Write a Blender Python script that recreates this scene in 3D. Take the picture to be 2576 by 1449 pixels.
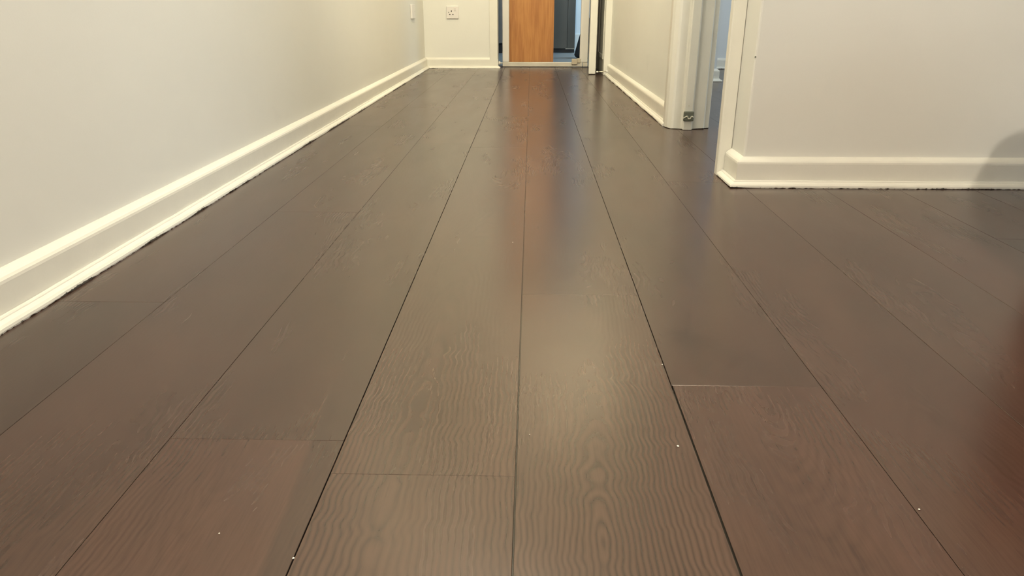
import bpy, bmesh, math, random
from mathutils import Vector, Matrix
random.seed(7)
S = bpy.context.scene
COL = S.collection
for o in list(bpy.data.objects):
    bpy.data.objects.remove(o)

# ------------------------------------------------------------------ camera
F_PX = 1830.0
cam_d = bpy.data.cameras.new('camera')
cam = bpy.data.objects.new('camera', cam_d)
COL.objects.link(cam)
cam_d.sensor_width = 36.0
cam_d.lens = F_PX * 36.0 / 2576.0
cam_d.clip_start = 0.02
pitch = math.atan((1449 / 2 - 12) / F_PX)
yaw = math.atan((1338 - 1288) * math.cos(pitch) / F_PX)
cam.location = (0, 0, 0.447)
cam.rotation_euler = (math.pi / 2 - pitch, 0, yaw)
S.camera = cam

# ------------------------------------------------------------------ light
S.view_settings.view_transform = 'Standard'
S.view_settings.look = 'None'
S.view_settings.gamma = 1.0
S.view_settings.use_curve_mapping = False
S.view_settings.exposure = 0.0
world = bpy.data.worlds.new('world')
S.world = world
world.use_nodes = True
world.node_tree.nodes['Background'].inputs[0].default_value = (0.75, 0.85, 1.0, 1)
world.node_tree.nodes['Background'].inputs[1].default_value = 0.25


def area(name, loc, target, size, power, color, shape='RECTANGLE', size_y=None):
    d = bpy.data.lights.new(name, 'AREA')
    d.shape = shape
    d.size = size
    if size_y:
        d.size_y = size_y
    d.energy = power
    d.color = color
    o = bpy.data.objects.new(name, d)
    COL.objects.link(o)
    o.location = loc
    o.rotation_euler = (Vector(target) - Vector(loc)).to_track_quat('-Z', 'Y').to_euler()
    return o


def bulb(name, loc, radius, power, color):
    d = bpy.data.lights.new(name, 'POINT')
    d.shadow_soft_size = radius
    d.energy = power
    d.color = color
    o = bpy.data.objects.new(name, d)
    COL.objects.link(o)
    o.location = loc
    return o


# pendant globe of the hall, an added spot and two added up-facing ceiling-bounce fills
bulb('hall_globe_lamp', (-0.10, 2.05, 2.22), 0.10, 40, (1.0, 0.94, 0.79))
area('hall_bounce_fill', (-0.62, 3.30, 1.80), (-0.50, 3.35, 2.4), 0.22, 15, (1.0, 0.88, 0.64), 'DISK')
area('hall_bounce_fill', (0.36, 4.95, 1.80), (0.22, 4.95, 2.4), 0.22, 24, (1.0, 0.88, 0.64), 'DISK')
sd = bpy.data.lights.new('hall_far_fill', 'SPOT')  # fill added to brighten the far wall
sd.energy = 165
sd.color = (1.0, 0.93, 0.72)
sd.spot_size = math.radians(80)
sd.spot_blend = 0.9
sd.shadow_soft_size = 0.06
so_ = bpy.data.objects.new('hall_far_fill', sd)
COL.objects.link(so_)
so_.location = (-0.10, 2.05, 2.30)
so_.rotation_euler = (Vector((-0.35, 5.2, 0.40)) - Vector(so_.location)).to_track_quat('-Z', 'Y').to_euler()
# bare bulb on the ceiling of the open room around the camera
bulb('room_ceiling_bulb', (0.42, -0.40, 2.20), 0.035, 122, (1.0, 0.90, 0.75))
# daylight window of the open room, on the right of the camera
area('room_window_daylight', (3.15, -0.55, 1.35), (-0.8, 1.4, 0.6), 1.8, 30, (0.78, 0.92, 1.0), size_y=1.2)
# daylight windows of the two neighbouring rooms
area('side_room_daylight', (3.15, 3.9, 1.3), (1.2, 3.6, 0.4), 1.4, 64, (0.84, 0.93, 1.0), size_y=1.2)
area('kitchen_daylight', (1.95, 7.1, 1.4), (0.3, 7.6, 0.3), 1.0, 80, (0.52, 0.78, 1.0), size_y=1.2)

# ------------------------------------------------------------------ materials


class NT:
    def __init__(s, name):
        s.m = bpy.data.materials.new(name)
        s.m.use_nodes = True
        s.t = s.m.node_tree
        s.b = s.t.nodes['Principled BSDF']

    def n(s, kind, **kw):
        nd = s.t.nodes.new(kind)
        for k, v in kw.items():
            if k.startswith('i_'):
                key = k[2:]
                key = int(key) if key.isdigit() else key.replace('_', ' ')
                nd.inputs[key].default_value = v
            else:
                setattr(nd, k, v)
        return nd

    def l(s, a, b):
        s.t.links.new(a, b)

    def math(s, op, a, b=None, c=None, clamp=False):
        nd = s.t.nodes.new('ShaderNodeMath')
        nd.operation = op
        nd.use_clamp = clamp
        for i, v in enumerate((a, b, c)):
            if v is None:
                continue
            if isinstance(v, (int, float)):
                nd.inputs[i].default_value = v
            else:
                s.l(v, nd.inputs[i])
        return nd.outputs[0]

    def mix(s, f, a, b):
        nd = s.t.nodes.new('ShaderNodeMix')
        nd.data_type = 'RGBA'
        for i, v in ((0, f), (6, a), (7, b)):
            if isinstance(v, (int, float)):
                nd.inputs[i].default_value = v
            elif isinstance(v, tuple):
                nd.inputs[i].default_value = v if len(v) == 4 else (*v, 1)
            else:
                s.l(v, nd.inputs[i])
        return nd.outputs[2]

    def ramp(s, fac, a, b):
        nd = s.t.nodes.new('ShaderNodeMapRange')
        nd.interpolation_type = 'SMOOTHSTEP'
        nd.inputs[1].default_value = a
        nd.inputs[2].default_value = b
        s.l(fac, nd.inputs[0])
        return nd.outputs[0]

    def noise(s, vec, scale, detail=2, rough=0.5, dist=0.0):
        nd = s.n('ShaderNodeTexNoise')
        nd.inputs['Scale'].default_value = scale
        nd.inputs['Detail'].default_value = detail
        nd.inputs['Roughness'].default_value = rough
        nd.inputs['Distortion'].default_value = dist
        if vec is not None:
            s.l(vec, nd.inputs['Vector'])
        return nd.outputs[0]

    def pos(s, scale=(1, 1, 1)):
        g = s.n('ShaderNodeNewGeometry')
        mp = s.n('ShaderNodeMapping')
        mp.inputs['Scale'].default_value = scale
        s.l(g.outputs['Position'], mp.inputs['Vector'])
        return mp.outputs[0]

    def bump(s, h, strength, dist):
        nd = s.n('ShaderNodeBump')
        nd.inputs['Strength'].default_value = strength
        nd.inputs['Distance'].default_value = dist
        s.l(h, nd.inputs['Height'])
        s.l(nd.outputs[0], s.b.inputs['Normal'])


def simple(name, color, rough=0.5, metal=0.0, bump=0.0, bscale=60, spec=0.5, var=0.06):
    k = NT(name)
    p = k.pos()
    nz = k.noise(p, 9, 3)
    dark = tuple(c * (1 - var) for c in color)
    lite = tuple(min(1, c * (1 + var)) for c in color)
    k.l(k.mix(nz, dark, lite), k.b.inputs['Base Color'])
    k.b.inputs['Roughness'].default_value = rough
    k.b.inputs['Metallic'].default_value = metal
    k.b.inputs['Specular IOR Level'].default_value = spec
    if bump:
        k.bump(k.noise(p, bscale, 3), bump, 0.002)
    return k.m


def wall_material(name, color, rough=0.45):
    k = NT(name)
    p = k.pos()
    fine = k.noise(p, 220, 2, 0.6)
    mid = k.noise(p, 3.2, 3, 0.55)
    stroke = k.noise(k.pos((3, 3, 22)), 1.0, 3, 0.6)
    c1 = k.mix(mid, tuple(c * 0.965 for c in color), tuple(min(1, c * 1.02) for c in color))
    smudge = k.ramp(k.noise(k.pos((2.4, 2.4, 7)), 1.0, 4, 0.6, 0.6), 0.66, 0.80)
    c2 = k.mix(k.math('MULTIPLY', smudge, 0.22), c1, tuple(c * 0.80 for c in color))
    k.l(c2, k.b.inputs['Base Color'])
    k.b.inputs['Roughness'].default_value = rough
    k.b.inputs['Specular IOR Level'].default_value = 0.25
    h = k.math('ADD', k.math('MULTIPLY', fine, 0.35), k.math('MULTIPLY', stroke, 0.9))
    k.bump(h, 0.10, 0.003)
    return k.m


def gloss_paint(name, color, chips=False):
    k = NT(name)
    p = k.pos()
    mid = k.noise(p, 14, 3, 0.6)
    c1 = k.mix(mid, tuple(c * 0.95 for c in color), tuple(min(1, c * 1.03) for c in color))
    if chips:
        g = k.n('ShaderNodeNewGeometry')
        sep = k.n('ShaderNodeSeparateXYZ')
        k.l(g.outputs['Position'], sep.inputs[0])
        z = sep.outputs[2]
        big = k.noise(p, 4.5, 2, 0.5)
        small = k.noise(p, 130, 4, 0.7)
        lim = k.math('MULTIPLY', k.ramp(big, 0.44, 0.62), k.math('MULTIPLY', small, 0.0088))
        lim = k.math('ADD', lim, k.math('MULTIPLY', k.ramp(small, 0.56, 0.70), 0.0028))
        chip = k.math('LESS_THAN', z, lim)
        c1 = k.mix(chip, c1, (0.10, 0.095, 0.085))
        # thin yellowed runs of old paint higher up
        grub = k.math('MULTIPLY', k.ramp(k.noise(p, 38, 3, 0.7), 0.68, 0.78), 0.25)
        c1 = k.mix(grub, c1, tuple(c * 0.72 for c in color))
    k.l(c1, k.b.inputs['Base Color'])
    k.b.inputs['Roughness'].default_value = 0.26
    k.b.inputs['Specular IOR Level'].default_value = 0.5
    k.bump(k.math('ADD', k.noise(p, 26, 3, 0.6), k.math('MULTIPLY', k.noise(p, 160, 2), 0.25)), 0.14, 0.004)
    return k.m


def floor_material():
    k = NT('dark_oak_planks')
    at = k.n('ShaderNodeAttribute', attribute_name='plank')
    ats = k.n('ShaderNodeSeparateXYZ')
    k.l(at.outputs['Vector'], ats.inputs[0])
    r, gz, wear = ats.outputs[0], ats.outputs[1], ats.outputs[2]
    geo = k.n('ShaderNodeNewGeometry')
    sep = k.n('ShaderNodeSeparateXYZ')
    k.l(geo.outputs['Position'], sep.inputs[0])
    x, y = sep.outputs[0], sep.outputs[1]

    def vec(sx, sy, zmul):
        c = k.n('ShaderNodeCombineXYZ')
        k.l(k.math('MULTIPLY', x, sx), c.inputs[0])
        k.l(k.math('MULTIPLY', y, sy), c.inputs[1])
        k.l(k.math('MULTIPLY_ADD', r, zmul, k.math('MULTIPLY', gz, zmul * 0.7)), c.inputs[2])
        return c.outputs[0]
    # growth-ring field whose contour lines make cathedrals and swirls
    cen = k.n('ShaderNodeAttribute', attribute_name='centre')
    big = k.noise(vec(2.2, 0.9, 37.0), 1.0, 2, 0.45)
    off = k.noise(vec(1.2, 0.8, 83.0), 1.0, 1, 0.4)
    med = k.noise(vec(16, 4.0, 51.0), 1.0, 2, 0.55, 0.4)
    tiny = k.noise(vec(70, 14, 23.0), 1.0, 2, 0.5)
    u = k.math('SUBTRACT', x, cen.outputs['Fac'])
    u = k.math('MULTIPLY_ADD', k.math('SUBTRACT', off, 0.5), 0.16, u)
    v = k.math('MULTIPLY', k.math('SUBTRACT', big, 0.5), 0.30)
    v = k.math('MULTIPLY_ADD', k.math('SUBTRACT', med, 0.5), 0.030, v)
    d = k.math('SQRT', k.math('ADD', k.math('MULTIPLY', u, u), k.math('MULTIPLY', v, v)))
    d = k.math('MULTIPLY_ADD', k.math('SUBTRACT', med, 0.5), 0.012, d)
    d = k.math('MULTIPLY_ADD', k.math('SUBTRACT', tiny, 0.5), 0.0022, d)
    wob = k.noise(vec(13, 24, 29.0), 1.0, 1, 0.5, 0.3)
    d = k.math('MULTIPLY_ADD', k.math('SUBTRACT', wob, 0.5), 0.0105, d)
    ph = k.math('DIVIDE', d, 0.0060)
    ring = k.math('SINE', k.math('MULTIPLY', ph, 2 * math.pi))
    ring = k.math('MULTIPLY_ADD', ring, 0.5, 0.5)
    ring = k.math('POWER', ring, 0.65)
    fga = k.n('ShaderNodeAttribute', attribute_name='figure')
    figure = k.math('MULTIPLY', k.ramp(k.noise(vec(7, 1.4, 91.0), 1.0, 2, 0.5), 0.34, 0.66), fga.outputs['Fac'])
    fibre = k.noise(vec(420, 14, 11.0), 1.0, 2, 0.6)
    pores = k.ramp(k.noise(vec(300, 22, 17.0), 1.0, 1, 0.4), 0.56, 0.70)
    cloud = k.noise(vec(6, 1.9, 61.0), 1.0, 3, 0.6, 0.4)
    knot = k.ramp(k.noise(vec(9, 2.6, 71.0), 1.0, 3, 0.6, 0.3), 0.62, 0.80)
    base_d = (0.028, 0.0150, 0.0105)
    base_l = (0.082, 0.045, 0.031)
    f = k.math('MULTIPLY_ADD', k.math('SUBTRACT', ring, 0.6), k.math('MULTIPLY_ADD', figure, 0.60, 0.04), 0.40)
    f = k.math('MULTIPLY_ADD', k.math('SUBTRACT', fibre, 0.5), 0.42, f)
    f = k.math('MULTIPLY_ADD', k.math('SUBTRACT', cloud, 0.5), 0.85, f)
    f = k.math('MULTIPLY_ADD', k.math('SUBTRACT', r, 0.5), 0.28, f)
    f = k.math('SUBTRACT', f, k.math('MULTIPLY', pores, 0.10))
    f = k.math('SUBTRACT', f, k.math('MULTIPLY', knot, 0.25), None, True)
    c = k.mix(f, base_d, base_l)
    # some boards are tinted redder than others
    c2 = k.n('ShaderNodeMix', data_type='RGBA', blend_type='MULTIPLY')
    k.l(k.math('MULTIPLY', gz, 0.9), c2.inputs[0])
    k.l(c, c2.inputs[6])
    c2.inputs[7].default_value = (1.16, 1.0, 1.0, 1)
    # shade along one board's right-hand edge, painted into the colour
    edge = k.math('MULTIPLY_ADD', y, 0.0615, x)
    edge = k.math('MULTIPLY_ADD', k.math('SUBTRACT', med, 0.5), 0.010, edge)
    shade_band = k.math('MULTIPLY', k.ramp(edge, -0.2000, -0.1925), k.math('LESS_THAN', x, -0.2015))
    shade_band = k.math('MULTIPLY', shade_band, k.math('SUBTRACT', 1.0, k.ramp(y, 0.62, 1.02)))
    c3 = k.mix(k.math('MULTIPLY', shade_band, 0.55), c2.outputs[2], (0.028, 0.017, 0.013))
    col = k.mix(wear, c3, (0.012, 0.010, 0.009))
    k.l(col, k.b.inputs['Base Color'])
    rough = k.math('MULTIPLY_ADD', k.noise(vec(9, 2.2, 5.0), 1.0, 3, 0.6), 0.10, 0.205)
    rough = k.math('MULTIPLY_ADD', ring, 0.01, rough)
    k.l(rough, k.b.inputs['Roughness'])
    k.b.inputs['Specular IOR Level'].default_value = 0.5
    k.b.inputs['IOR'].default_value = 1.5
    k.b.inputs['Specular Tint'].default_value = (1.0, 0.95, 0.86, 1)   # amber varnish
    h = k.math('MULTIPLY_ADD', ring, 0.12, k.math('MULTIPLY', fibre, 0.35))
    k.bump(h, 0.06, 0.0010)
    return k.m


def wood_material():
    k = NT('orange_veneer')
    p = k.pos((26, 26, 1.6))
    big = k.noise(k.pos((9, 9, 1.3)), 1.0, 3, 0.55, 0.8)
    fine = k.noise(p, 3.0, 4, 0.6)
    f = k.math('MULTIPLY_ADD', fine, 0.45, k.math('MULTIPLY', big, 0.55), True)
    f = k.ramp(f, 0.3, 0.7)
    k.l(k.mix(f, (0.40, 0.165, 0.055), (0.60, 0.29, 0.095)), k.b.inputs['Base Color'])
    k.b.inputs['Roughness'].default_value = 0.25
    return k.m


M_WALL = wall_material('cream_emulsion', (0.80, 0.79, 0.73))
M_ROOM = wall_material('low_bounce_wall', (0.33, 0.29, 0.26))  # unseen walls darkened to cut bounce light in the open room
M_WALL2 = wall_material('pale_emulsion', (0.74, 0.77, 0.78))
M_GLOSS = gloss_paint('cream_gloss', (0.82, 0.80, 0.715))
M_CHIP = gloss_paint('chipped_cream_gloss', (0.84, 0.82, 0.735), True)
M_FLOOR = floor_material()
M_WOOD = wood_material()
M_CEIL = simple('ceiling_white', (0.80, 0.77, 0.69), 0.8, var=0.02)
M_VINYL = simple('grey_vinyl', (0.25, 0.255, 0.25), 0.35, var=0.2)
M_METAL_PAINT = simple('white_powder_coat', (0.76, 0.74, 0.69), 0.35, var=0.04)
M_WORN = simple('worn_white_bar', (0.62, 0.58, 0.49), 0.4, var=0.25)
M_TAN_PLASTIC = simple('tan_plastic', (0.55, 0.48, 0.36), 0.45)
M_PLATE = simple('white_plastic', (0.80, 0.76, 0.72), 0.3, var=0.02)
M_SWITCH = simple('switch_plastic', (0.74, 0.69, 0.65), 0.3, var=0.02)
M_HOLE = simple('dark_hole', (0.02, 0.018, 0.016), 0.8)
M_GREY = simple('dark_grey_laminate', (0.085, 0.078, 0.066), 0.28, var=0.1)
M_GREY2 = simple('mid_grey_laminate', (0.17, 0.155, 0.14), 0.35, var=0.15)
M_BLACK = simple('black_fabric', (0.02, 0.02, 0.022), 0.6, bump=0.3)
M_BRKT = simple('green_grey_metal', (0.20, 0.21, 0.165), 0.45, 0.4, bump=0.2)
M_CREAM_LUG = simple('cream_painted_catch', (0.72, 0.69, 0.56), 0.35)
M_STEEL = simple('brushed_steel', (0.66, 0.62, 0.54), 0.3, 0.8)
M_RED = simple('maroon_wool', (0.13, 0.017, 0.021), 0.85, bump=0.5, bscale=240)
M_FLAKE = simple('paint_flake_white', (0.85, 0.82, 0.72), 0.6)


# ------------------------------------------------------------------ helpers
def link(name, bm, mat, parent=None, smooth=False, bevel=0.0, seg=2):
    bmesh.ops.recalc_face_normals(bm, faces=bm.faces)
    me = bpy.data.meshes.new(name)
    bm.to_mesh(me)
    bm.free()
    o = bpy.data.objects.new(name, me)
    COL.objects.link(o)
    if isinstance(mat, list):
        for m in mat:
            me.materials.append(m)
    else:
        me.materials.append(mat)
    if smooth:
        for p in me.polygons:
            p.use_smooth = True
    if bevel:
        b = o.modifiers.new('bevel', 'BEVEL')
        b.width = bevel
        b.segments = seg
        b.limit_method = 'ANGLE'
        b.angle_limit = math.radians(40)
    if parent:
        o.parent = parent
    return o


def box(bm, x0, x1, y0, y1, z0, z1):
    v = [bm.verts.new(p) for p in ((x0, y0, z0), (x1, y0, z0), (x1, y1, z0), (x0, y1, z0),
                                   (x0, y0, z1), (x1, y0, z1), (x1, y1, z1), (x0, y1, z1))]
    for f in ((0, 3, 2, 1), (4, 5, 6, 7), (0, 1, 5, 4), (1, 2, 6, 5), (2, 3, 7, 6), (3, 0, 4, 7)):
        bm.faces.new([v[i] for i in f])


def boxes(*bs):
    bm = bmesh.new()
    for b in bs:
        box(bm, *b)
    return bm


def tube(bm, a, b, r, seg=16, r2=None):
    a, b = Vector(a), Vector(b)
    d = b - a
    q = d.to_track_quat('Z', 'Y').to_matrix().to_4x4()
    mat = Matrix.Translation((a + b) / 2) @ q
    bmesh.ops.create_cone(bm, cap_ends=True, segments=seg, radius1=r, radius2=r if r2 is None else r2,
                          depth=d.length, matrix=mat)


def ball(bm, c, r, scale=(1, 1, 1)):
    bmesh.ops.create_uvsphere(bm, u_segments=20, v_segments=12, radius=r,
                              matrix=Matrix.Translation(c) @ Matrix.Diagonal((*scale, 1)))


def struct(o):
    o['kind'] = 'structure'
    return o


def tag(o, label, cat, group=None):
    o['label'] = label
    o['category'] = cat
    if group:
        o['group'] = group
    return o


def empty(name, loc):
    o = bpy.data.objects.new(name, None)
    o.empty_display_size = 0.05
    COL.objects.link(o)
    o.location = loc
    return o


def under(o, parent):
    """parent keeping world placement (meshes are modelled in world coordinates)"""
    o.parent = parent
    p = parent
    m = Vector((0, 0, 0))
    while p:
        m += p.location
        p = p.parent
    o.data.transform(Matrix.Translation(-m))
    return o


def prism(bm, pts, z0, z1, jitter=0.0):
    n = len(pts)
    zs = [z0 + (random.random() * jitter if jitter else 0) for _ in pts]
    lo = [bm.verts.new((p[0], p[1], z)) for p, z in zip(pts, zs)]
    hi = [bm.verts.new((p[0], p[1], z1)) for p in pts]
    for i in range(n):
        j = (i + 1) % n
        bm.faces.new((lo[i], lo[j], hi[j], hi[i]))
    bm.faces.new(hi)
    bm.faces.new(lo[::-1])


def sweep(path, profile, step=0.0, jitter=0.0, wav=0.0):
    """profile: closed list of (t outward, z).  path: wall line, room on its LEFT hand side."""
    P = [Vector((p[0], p[1])) for p in path]
    dirs = [(P[i + 1] - P[i]).normalized() for i in range(len(P) - 1)]
    nor = [Vector((-d.y, d.x)) for d in dirs]
    st = []                                     # (point, mitre vector)
    for i in range(len(P) - 1):
        if i == 0:
            m0 = nor[0]
        else:
            m0 = (nor[i - 1] + nor[i]) / (1 + nor[i - 1].dot(nor[i]))
        if i == len(P) - 2:
            m1 = nor[i]
        else:
            m1 = (nor[i] + nor[i + 1]) / (1 + nor[i].dot(nor[i + 1]))
        L = (P[i + 1] - P[i]).length
        n = max(1, int(L / step)) if step else 1
        # interior stations keep clear of the mitres
        st.append((P[i], m0))
        for k in range(1, n):
            s = L * k / n
            if s > 0.05 and s < L - 0.05:
                st.append((P[i] + dirs[i] * s, nor[i]))
        if i == len(P) - 2:
            st.append((P[i + 1], m1))
    bm = bmesh.new()
    rings = []
    w = 0.0
    for (p, m) in st:
        j = random.random() ** 3 * jitter
        w = w * 0.93 + random.gauss(0, 1) * wav * 0.37
        ring = []
        for (t, z) in profile:
            tt = t + (w if t > 0.003 else 0)
            zz = z + (j if z < 0.002 and t > 0.004 else 0)
            q = p + m * tt
            ring.append(bm.verts.new((q.x, q.y, zz)))
        rings.append(ring)
    n = len(profile)
    for a, b in zip(rings, rings[1:]):
        for i in range(n):
            k = (i + 1) % n
            bm.faces.new((a[i], a[k], b[k], b[i]))
    bm.faces.new(rings[0])
    bm.faces.new(rings[-1][::-1])
    return bm


# ------------------------------------------------------------------ floor
def build_floor():
    edges = [-0.782, -0.588, -0.396, -0.202, -0.012, 0.180, 0.368, 0.562, 0.764, 0.955]
    while edges[-1] < 3.3:
        edges.append(edges[-1] + 0.193)
    while edges[0] > -0.95:
        edges.insert(0, edges[0] - 0.193)
    gap = {-0.202: 0.0006, -0.012: 0.0008, 0.180: 0.0005}
    joint = {-0.588: 1.62, -0.396: 0.680, -0.202: 2.45, -0.012: 1.120, 0.180: 0.815, 0.368: 1.95, -0.782: 2.9}
    bm = bmesh.new()
    lay = bm.verts.layers.float_vector.new('plank')
    lcen = bm.verts.layers.float.new('centre')
    lfig = bm.verts.layers.float.new('figure')
    fig = [0.3, 0.0]
    gd = 0.004

    def quad(c, at):
        vs = []
        for p in c:
            v = bm.verts.new(p)
            v[lay] = at
            v[lfig] = fig[0]
            v[lcen] = fig[1]
            vs.append(v)
        bm.faces.new(vs)
    redder = {(-0.396, 0): (0.66, 0.75), (0.180, 0): (0.68, 0.75), (-0.202, 0): (0.50, 0.45), (-0.012, 0): (0.52, 0.15),
              (-0.396, 1): (0.35, 0.2), (-0.012, 1): (0.45, 0.3), (0.180, 1): (0.40, 0.3), (-0.588, 0): (0.30, 0.35),
              (0.368, 0): (0.30, 0.45)}
    for e0, e1 in zip(edges, edges[1:]):
        fig[1] = (e0 + e1) / 2
        g0 = gap.get(round(e0, 3), 0.0003)
        g1 = gap.get(round(e1, 3), 0.0003)
        j = joint.get(round(e0, 3), random.uniform(0.4, 2.2))
        ys = [j]
        while ys[0] > -3.0:
            ys.insert(0, ys[0] - 1.83)
        while ys[-1] < 6.0:
            ys.append(ys[-1] + 1.83)
        ys[-1] = 6.0
        ys[0] = max(ys[0], -3.2)
        for a, b in zip(ys, ys[1:]):
            rr, rg = redder.get((round(e0, 3), 0 if (b <= j + 1e-6) else 1 if a <= j + 1e-6 else 2),
                                (random.random(), random.random() * 0.6))
            fig[0] = ({-0.012: 1.0, -0.202: 0.75, 0.180: 0.3, -0.396: 0.35}.get(round(e0, 3), random.uniform(0.2, 0.4))
                      * (1.0 if b < 2.5 else 0.35))
            at = (rr + random.random() * 0.01, rg, 0)
            if round(e0, 3) == 0.180 and b <= 0.82:
                g0 = 0.0017
            elif round(e0, 3) == 0.180:
                g0 = 0.0006
            x0, x1, y0, y1 = e0 + g0, e1 - g1, a + 0.00012, b - 0.00012
            bv = 0.0003
            top = [(x0 + bv, y0 + bv, 0), (x1 - bv, y0 + bv, 0), (x1 - bv, y1 - bv, 0), (x0 + bv, y1 - bv, 0)]
            mid = [(x0, y0, -bv), (x1, y0, -bv), (x1, y1, -bv), (x0, y1, -bv)]
            low = [(p[0], p[1], -gd) for p in mid]
            quad(top, at)
            for i in range(4):
                k = (i + 1) % 4
                quad([mid[i], mid[k], top[k], top[i]], at)
                quad([low[i], low[k], mid[k], mid[i]], (rr, rg, 0.75))
    quad([(edges[0], -3.2, -gd), (edges[-1], -3.2, -gd), (edges[-1], 6.0, -gd), (edges[0], 6.0, -gd)], (0.2, 0, 1))
    me = bpy.data.meshes.new('floor')
    bm.to_mesh(me)
    bm.free()
    o = bpy.data.objects.new('floor', me)
    COL.objects.link(o)
    me.materials.append(M_FLOOR)
    return struct(o)


build_floor()
struct(link('floor_kitchen', boxes((-1.6, 2.1, 6.0, 8.3, -0.1, -0.001)), M_VINYL))
struct(link('ceiling', boxes((-1.7, 3.4, -3.2, 8.3, 2.40, 2.5)), M_CEIL))

# ------------------------------------------------------------------ walls
XL = -0.80
struct(link('wall_left', boxes((XL - 0.12, XL, -3.2, 5.72, -0.02, 2.4)), M_WALL))
# far wall with the doorway
struct(link('wall_back', boxes((XL - 0.12, -0.268, 5.72, 5.90, -0.02, 2.4), (0.462, 0.66, 5.72, 5.90, -0.02, 2.4),
                               (-0.268, 0.462, 5.72, 5.90, 2.03, 2.4)), M_WALL))
# right wall of the hall, with the side doorway
bm = bmesh.new()
prism(bm, [(0.553, 2.93), (0.660, 2.93), (0.660, 5.72), (0.527, 5.72), (0.530, 5.14)], -0.02, 2.4)
prism(bm, [(0.560, 2.05), (0.660, 2.05), (0.660, 2.93), (0.553, 2.93)], 2.06, 2.4)
struct(link('wall_right', bm, M_WALL))
# wall facing the camera, its end forms the near side of the doorway
struct(link('wall_front', boxes((0.558, 3.3, 1.917, 2.045, -0.02, 2.4)), M_WALL, bevel=0.006, seg=3))
struct(link('wall_far_right', boxes((3.2, 3.3, -3.2, 1.917, -0.02, 2.4)), M_ROOM))
struct(link('wall_behind', boxes((XL, 3.2, -3.2, -3.05, -0.02, 0.75), (XL, 3.2, -3.2, -3.05, 2.05, 2.4),
                                 (XL, -0.35, -3.2, -3.05, 0.75, 2.05), (1.55, 3.2, -3.2, -3.05, 0.75, 2.05)), M_ROOM))
# side room
struct(link('wall_side_room_far', boxes((0.66, 3.3, 5.71, 5.80, -0.02, 2.4), (0.66, 1.152, 4.745, 5.71, -0.02, 2.4)), M_WALL2))
struct(link('wall_side_room_right', boxes((3.2, 3.3, 2.045, 5.71, -0.02, 2.4)), M_WALL2))
# kitchen behind the gate
struct(link('wall_kitchen_far', boxes((-1.6, 2.1, 7.98, 8.1, -0.1, 2.4)), M_WALL2))
struct(link('wall_kitchen_left', boxes((-1.6, -1.5, 5.9, 7.98, -0.1, 2.4)), M_WALL2))
struct(link('wall_kitchen_right', boxes((2.0, 2.1, 5.9, 7.98, -0.1, 2.4)), M_WALL2))
struct(link('wall_kitchen_near', boxes((-1.5, XL - 0.12, 5.8, 5.9, -0.1, 2.4), (0.66, 2.0, 5.81, 5.9, -0.1, 2.4)), M_WALL2))
struct(link('baseboard_kitchen', boxes((-1.5, 2.0, 7.962, 7.98, -0.001, 0.165)), M_METAL_PAINT, bevel=0.003))

# ------------------------------------------------------------------ skirtings
SK = [(0, 0.004), (0.018, 0.004), (0.018, 0.060), (0.0172, 0.0645), (0.0145, 0.0685), (0.010, 0.072), (0.004, 0.0755), (0, 0.0765)]
SHOE = [(0.0185, 0.0), (0.0345, 0.0), (0.0352, 0.003), (0.0345, 0.007), (0.0315, 0.0108), (0.0268, 0.0130),
        (0.0240, 0.0140), (0.0236, 0.0158), (0.0222, 0.0176), (0.0185, 0.0180)]


def skirting(name, path, cap=None):
    b = struct(link(name, sweep(path, SK, 0.08, 0, 0.0004), M_GLOSS, smooth=False))
    s = link('shoe_moulding', sweep(path, SHOE, 0.006, 0.0022, 0.0004), M_CHIP, b)
    return b


def wiggle(a, b, n, amp):
    out = []
    for i in range(n + 1):
        t = i / n
        out.append((a[0] + (b[0] - a[0]) * t, a[1] + (b[1] - a[1]) * t))
    return out


# room must be on the left-hand side of the walking direction
skirting('baseboard_left', [(-0.268, 5.74), (-0.268, 5.72), (XL, 5.72), (XL, -3.0)])
skirting('baseboard_right', [(0.553, 2.925), (0.530, 5.125)])
skirting('baseboard_front', [(3.2, 1.917), (0.558, 1.917), (0.558, 2.032)])
skirting('baseboard_side_room', [(3.2, 5.71), (1.152, 5.71), (1.152, 4.745), (0.70, 4.745)])

# ------------------------------------------------------------------ side doorway frame
bm = bmesh.new()
prism(bm, [(0.660, 2.965), (0.552, 2.965), (0.530, 2.965), (0.526, 2.955), (0.524, 2.905), (0.529, 2.878), (0.541, 2.858), (0.549, 2.853),
           (0.5745, 2.850), (0.579, 2.842), (0.580, 2.833), (0.584, 2.829), (0.612, 2.829), (0.617, 2.833), (0.620, 2.850),
           (0.664, 2.853), (0.668, 2.858), (0.670, 2.866), (0.688, 2.872), (0.692, 2.885), (0.692, 2.95), (0.680, 2.965)],
      0.0, 2.06, 0.0028)
struct(link('trim_1', bm, M_CHIP, bevel=0.0012))
bm = bmesh.new()
prism(bm, [(0.526, 2.034), (0.557, 2.034), (0.557, 2.047), (0.668, 2.047), (0.668, 2.068), (0.530, 2.068), (0.523, 2.064), (0.523, 2.037)],
      0.0, 2.06)
struct(link('trim_2', bm, M_GLOSS, bevel=0.001))

# ------------------------------------------------------------------ far doorway
bm = bmesh.new()
box(bm, -0.312, -0.252, 5.702, 5.72, 0.019, 2.09)
box(bm, -0.268, -0.252, 5.72, 5.90, 0.0, 2.03)
box(bm, 0.437, 0.462, 5.72, 5.90, 0.0, 2.03)
box(bm, 0.446, 0.489, 5.708, 5.72, 0.0, 2.09)
box(bm, -0.252, 0.446, 5.702, 5.90, 2.03, 2.09)
struct(link('trim_3', bm, M_GLOSS, bevel=0.003))
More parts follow.
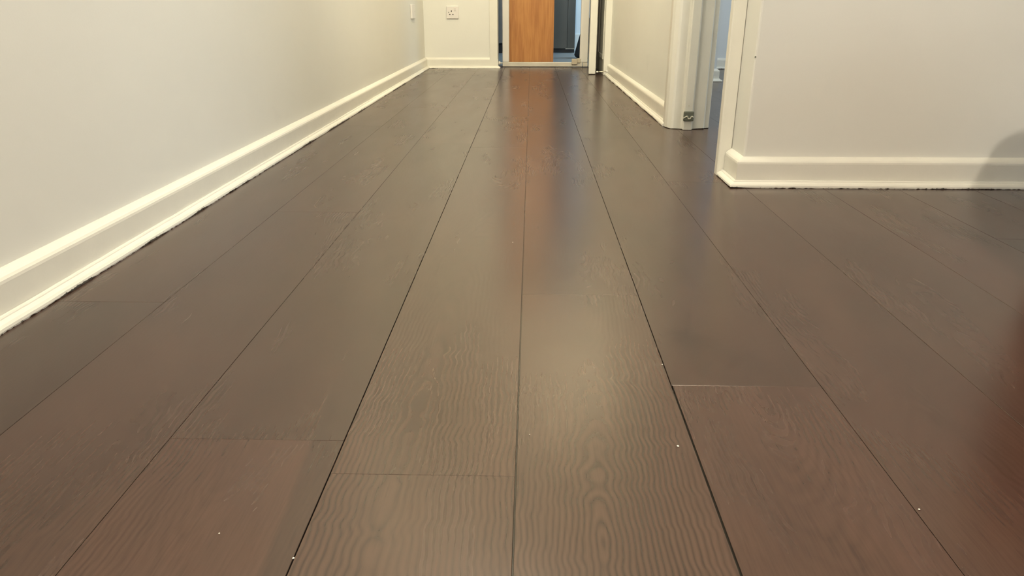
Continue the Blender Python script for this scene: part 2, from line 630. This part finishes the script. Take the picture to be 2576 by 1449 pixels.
# boxed-in casing that continues the right wall behind the open door
bm = bmesh.new()
prism(bm, [(0.489, 5.140), (0.531, 5.140), (0.531, 5.718), (0.489, 5.718)], 0.0, 2.4)
box(bm, 0.484, 0.489, 5.20, 5.23, 0.10, 1.9)
box(bm, 0.484, 0.489, 5.56, 5.59, 0.10, 1.9)
box(bm, 0.484, 0.489, 5.23, 5.56, 0.10, 0.13)
struct(link('trim_4', bm, M_GLOSS, bevel=0.003))

# white door opened flat towards the casing, seen edge-on
bm = bmesh.new()
prism(bm, [(0.392, 5.190), (0.440, 5.190), (0.479, 5.697), (0.431, 5.697)], 0.004, 1.985)
d1 = struct(link('door_1', bm, M_GLOSS, bevel=0.006, seg=3))
for z in (0.25, 1.0, 1.75):
    bm = bmesh.new()
    tube(bm, (0.437, 5.702, z - 0.045), (0.437, 5.702, z + 0.045), 0.006)
    link('hinge', bm, M_STEEL, d1)
bm = bmesh.new()
for x, sx in ((0.3968, -1), (0.4448, 1)):
    bm = bmesh.new()
    tube(bm, (x, 5.25, 1.02), (x + sx * 0.030, 5.25, 1.02), 0.009)
    tube(bm, (x + sx * 0.030, 5.245, 1.02), (x + sx * 0.030 + 0.009, 5.36, 1.02), 0.008)
    link('door_handle', bm, M_STEEL, d1, smooth=True)

# veneered sliding door leaf on the kitchen side
d2 = struct(link('door_2', boxes((-0.185, 0.170, 5.925, 5.960, 0.012, 1.99)), M_WOOD, bevel=0.0015))
bm = boxes((-0.20, 0.60, 5.91, 5.97, 1.99, 2.03))
struct(link('trim_5', bm, M_METAL_PAINT, bevel=0.002))

# ------------------------------------------------------------------ safety gate
g = empty('safety_gate', (0.105, 5.85, 0.0))
tag(g, 'white metal child safety gate frame standing across the far doorway', 'safety gate')
under(link('bottom_bar', boxes((-0.2215, 0.3915, 5.839, 5.865, 0.003, 0.036)), M_WORN, bevel=0.004, seg=3), g)['label'] = \
    'scuffed white bottom bar'
for x0, x1 in ((-0.222, -0.170), (0.369, 0.4315)):
    under(link('upright', boxes((x0, x1, 5.837, 5.867, 0.034, 0.76)), M_METAL_PAINT, bevel=0.007, seg=3), g)
bm = boxes((0.308, 0.352, 5.822, 5.850, 0.020, 0.062))
box(bm, 0.346, 0.376, 5.826, 5.846, 0.032, 0.065)
under(link('hinge_block', bm, M_TAN_PLASTIC, bevel=0.005, seg=3), g)['label'] = 'tan plastic hinge block'
bm = boxes((0.395, 0.4315, 5.839, 5.860, 0.004, 0.034))
under(link('end_cap', bm, M_WORN, bevel=0.002), g)
for x0, x1, c0, c1 in ((-0.222, -0.2505, -0.2515, -0.238),):
    bm = bmesh.new()
    tube(bm, (x0, 5.852, 0.028), (x1, 5.852, 0.028), 0.005)
    sp = under(link('spindle', bm, M_STEEL, smooth=False), g)
    sp['label'] = 'threaded steel spindle'
    bm = bmesh.new()
    tube(bm, (c0, 5.852, 0.028), (c1, 5.852, 0.028), 0.016, 24, 0.013)
    under(link('wall_cup', bm, M_METAL_PAINT, bevel=0.002), g)

# ------------------------------------------------------------------ door stop
ds = empty('door_stop', (0.512, 5.105, 0.030))
tag(ds, 'small pale metal door stop pin on the end of the right skirting', 'door stop')
bm = bmesh.new()
tube(bm, (0.513, 5.105, 0.030), (0.508, 5.105, 0.030), 0.009, 20)
tube(bm, (0.508, 5.105, 0.030), (0.503, 5.105, 0.0297), 0.006, 20, 0.0035)
under(link('base_plate', bm, M_METAL_PAINT), ds)
bm = bmesh.new()
tube(bm, (0.504, 5.105, 0.0297), (0.448, 5.105, 0.0262), 0.0026, 12)
under(link('rod', bm, M_STEEL, smooth=True), ds)
bm = bmesh.new()
tube(bm, (0.450, 5.105, 0.0263), (0.439, 5.105, 0.0256), 0.0055, 16)
under(link('buffer_tip', bm, M_METAL_PAINT, bevel=0.0015), ds)['label'] = 'white buffer tip'

# ------------------------------------------------------------------ electrical plates
so = empty('wall_socket', (-0.584, 5.72, 0.351))
tag(so, 'white single switched power socket on the far wall', 'socket')
under(link('face_plate', boxes((-0.628, -0.540, 5.709, 5.7195, 0.351, 0.439)), M_PLATE, bevel=0.003, seg=3), so)
under(link('rocker_switch', boxes((-0.572, -0.557, 5.706, 5.710, 0.404, 0.428)), M_SWITCH, bevel=0.0015), so)
for (x0, x1, z0, z1) in ((-0.5945, -0.5885, 0.398, 0.409), (-0.608, -0.599, 0.377, 0.383), (-0.585, -0.576, 0.377, 0.383)):
    under(link('pin_hole', boxes((x0, x1, 5.7083, 5.7095, z0, z1)), M_HOLE), so)['label'] = 'dark pin slot'
bm = bmesh.new()
tube(bm, (-0.612, 5.7080, 0.395), (-0.612, 5.7095, 0.395), 0.0036, 14)
under(link('screw', bm, M_BRKT), so)

bp = empty('blank_plate', (XL, 5.175, 0.361))
tag(bp, 'white blank cover plate on the left wall near the corner', 'wall plate')
under(link('plate', boxes((XL + 0.0003, XL + 0.012, 5.108, 5.246, 0.361, 0.449)), M_PLATE, bevel=0.003, seg=3), bp)
for y in (5.127, 5.227):
    bm = bmesh.new()
    tube(bm, (XL + 0.0118, y, 0.405), (XL + 0.0128, y, 0.405), 0.004, 14)
    under(link('screw', bm, M_SWITCH), bp)

# ------------------------------------------------------------------ catch on the door jamb
br = empty('door_catch', (0.598, 2.828, 0.035))
tag(br, 'square grey-green metal catch plate low on the door jamb', 'catch')
bm = boxes((0.5785, 0.6180, 2.8205, 2.8285, 0.0345, 0.0715))
pl = under(link('back_plate', bm, M_BRKT), br)
mb = pl.modifiers.new('round', 'BEVEL')
mb.width = 0.0075
mb.segments = 4
mb.limit_method = 'NONE'
bm = bmesh.new()
pts = [(0.5765, 0.0445), (0.5835, 0.0490), (0.5905, 0.0535), (0.5940, 0.0520), (0.5950, 0.0465), (0.6000, 0.0430), (0.6050, 0.0450),
       (0.6065, 0.0505), (0.6100, 0.0530), (0.6145, 0.0500)]
for (x0, z0), (x1, z1) in zip(pts, pts[1:]):
    tube(bm, (x0, 2.8195, z0), (x1, 2.8195, z1), 0.0021, 10)
    ball(bm, (x1, 2.8195, z1), 0.0021)
under(link('spring_clip', bm, M_CREAM_LUG, smooth=True), br)['label'] = 'cream painted wavy spring clip'
bm = bmesh.new()
tube(bm, (0.597, 2.8285, 0.091), (0.597, 2.8278, 0.091), 0.0028, 14)
tag(link('nail_head', bm, M_CREAM_LUG), 'tiny painted nail head on the door jamb above the catch', 'nail')
bm = bmesh.new()
tube(bm, (0.559, 1.9165, 0.3255), (0.559, 1.9157, 0.3255), 0.0022, 14)
tag(link('screw_head', bm, M_BRKT), 'tiny grey screw head in the right wall near its corner', 'screw')

# ------------------------------------------------------------------ kitchen beyond the gate
ca = empty('tall_cabinet', (0.16, 7.80, 0.0))
tag(ca, 'tall dark grey cabinet beyond the gate, beside the blue-lit wall', 'cabinet')
under(link('carcass', boxes((-0.10, 0.430, 7.672, 7.955, 0.035, 1.95)), M_GREY, bevel=0.002), ca)
under(link('door', boxes((-0.095, 0.352, 7.650, 7.671, 0.040, 1.945)), M_GREY, bevel=0.002), ca)
under(link('end_post', boxes((0.355, 0.430, 7.650, 7.671, 0.040, 1.945)), M_GREY, bevel=0.002), ca)
under(link('plinth', boxes((-0.10, 0.428, 7.668, 7.95, 0.0, 0.034)), M_BLACK), ca)
bm = boxes((0.340, 0.431, 7.645, 7.672, 0.0345, 0.0395))
under(link('plinth_trim', bm, M_STEEL), ca)['label'] = 'bright metal trim strip'
cb = empty('base_cabinet', (-0.60, 7.75, 0.0))
tag(cb, 'dark cabinet glimpsed in the gap left of the gate', 'cabinet')
under(link('carcass', boxes((-1.10, -0.15, 7.572, 7.955, 0.09, 1.30)), M_GREY2, bevel=0.002), cb)
under(link('door', boxes((-0.62, -0.155, 7.550, 7.571, 0.095, 1.295)), M_GREY2, bevel=0.002), cb)
under(link('door', boxes((-1.095, -0.625, 7.550, 7.571, 0.095, 1.295)), M_GREY2, bevel=0.002), cb)
under(link('plinth', boxes((-1.10, -0.15, 7.60, 7.95, 0.0, 0.089)), M_BLACK), cb)

bag = empty('black_bag', (0.525, 6.90, 0.0))
tag(bag, 'black rounded bag on the floor behind the right gate upright', 'bag')
prof = [(0.0, 0.0005), (0.110, 0.0005), (0.128, 0.010), (0.136, 0.026), (0.131, 0.060), (0.120, 0.105), (0.106, 0.160), (0.085, 0.215),
        (0.055, 0.262), (0.026, 0.286)]
bm = bmesh.new()
N = 36
rows = []
for r, z in prof:
    row = []
    for i in range(N):
        a = 2 * math.pi * i / N
        rr = r * (1 + 0.025 * math.sin(5 * a + z * 20) + 0.02 * math.sin(9 * a - z * 31))
        row.append(bm.verts.new((0.525 + rr * math.cos(a), 6.90 + rr * math.sin(a), z)))
    rows.append(row)
for a, b in zip(rows, rows[1:]):
    for i in range(N):
        k = (i + 1) % N
        bm.faces.new((a[i], a[k], b[k], b[i]))
bm.faces.new(rows[-1])
bmesh.ops.remove_doubles(bm, verts=bm.verts, dist=0.0001)
under(link('bag_body', bm, M_BLACK, smooth=True), bag)
bm = bmesh.new()
tube(bm, (0.525, 6.90, 0.282), (0.53, 6.90, 0.335), 0.022, 18, 0.05)
under(link('tied_neck', bm, M_BLACK, smooth=True), bag)

# ------------------------------------------------------------------ unseen red block added to cast the shadow at the right
U = Vector((0.545, 0.838, 0))
NN = Vector((0.838, -0.545, 0))
ang = math.atan2(U.y, U.x)
HL = 0.30
cen = Vector((1.103, 1.571, 0)) - U * HL + NN * HL
ot = empty('shadow_caster', cen)
ot.rotation_euler = (0, 0, ang)
tag(ot, 'unseen dark red padded block added right of the hall entrance to cast a shadow', 'shadow_caster')
bm = bmesh.new()
RC = 0.10
rows = []
for z, ins in ((0.035, 0.040), (0.05, 0.030), (0.30, 0.010), (0.46, 0.0), (0.485, 0.003), (0.500, 0.014), (0.506, 0.035)):
    row = []
    for q, (cx, cy) in enumerate(((1, 1), (-1, 1), (-1, -1), (1, -1))):
        for i in range(9):
            a = math.pi / 2 * (q + i / 8)
            h = HL - RC
            row.append(bm.verts.new((cx * h + (RC - ins) * math.cos(a), cy * h + (RC - ins) * math.sin(a), z)))
    rows.append(row)
for a, b in zip(rows, rows[1:]):
    for i in range(len(a)):
        k2 = (i + 1) % len(a)
        bm.faces.new((a[i], a[k2], b[k2], b[i]))
bm.faces.new(rows[-1])
bm.faces.new(rows[0][::-1])
b = link('shadow_caster_block', bm, M_RED, ot)
for p in b.data.polygons:
    p.use_smooth = len(p.vertices) == 4
for sx in (-1, 1):
    for sy in (-1, 1):
        bm = bmesh.new()
        tube(bm, (sx * 0.13, sy * 0.13, 0.0), (sx * 0.13, sy * 0.13, 0.05), 0.015, 16, 0.02)
        link('shadow_caster_foot', bm, M_BLACK, ot)

# ------------------------------------------------------------------ flakes of paint on the boards
flakes = [(0.163, 0.678, 0.0016, 'largest white paint flake on the wavy-grained plank right of the central seam'),
          (-0.034, 1.401, 0.0010, 'tiny white speck just left of the central seam, half way down the hall'),
          (-0.202, 0.497, 0.0013, 'pale crumb in the seam at the bottom left of the floor'),
          (0.178, 0.871, 0.0011, 'yellowish speck on the seam right of the swirling grain'),
          (0.372, 0.577, 0.0013, 'white crumb in the seam near the bottom right corner'),
          (0.002, 0.697, 0.0007, 'tiny white speck right of the dark central seam in the foreground'),
          (-0.279, 0.527, 0.0010, 'pale crumb on the reddish plank at the bottom left')]
for x, y, r, lab in flakes:
    bm = bmesh.new()
    bmesh.ops.create_icosphere(bm, subdivisions=2, radius=r * 0.8)
    for v in bm.verts:
        v.co.x *= random.uniform(0.7, 1.25)
        v.co.y *= random.uniform(0.7, 1.25)
        v.co.z *= 0.55
        v.co += Vector((x, y, r * 0.5))
    tag(link('paint_flake', bm, M_FLAKE), lab, 'debris')
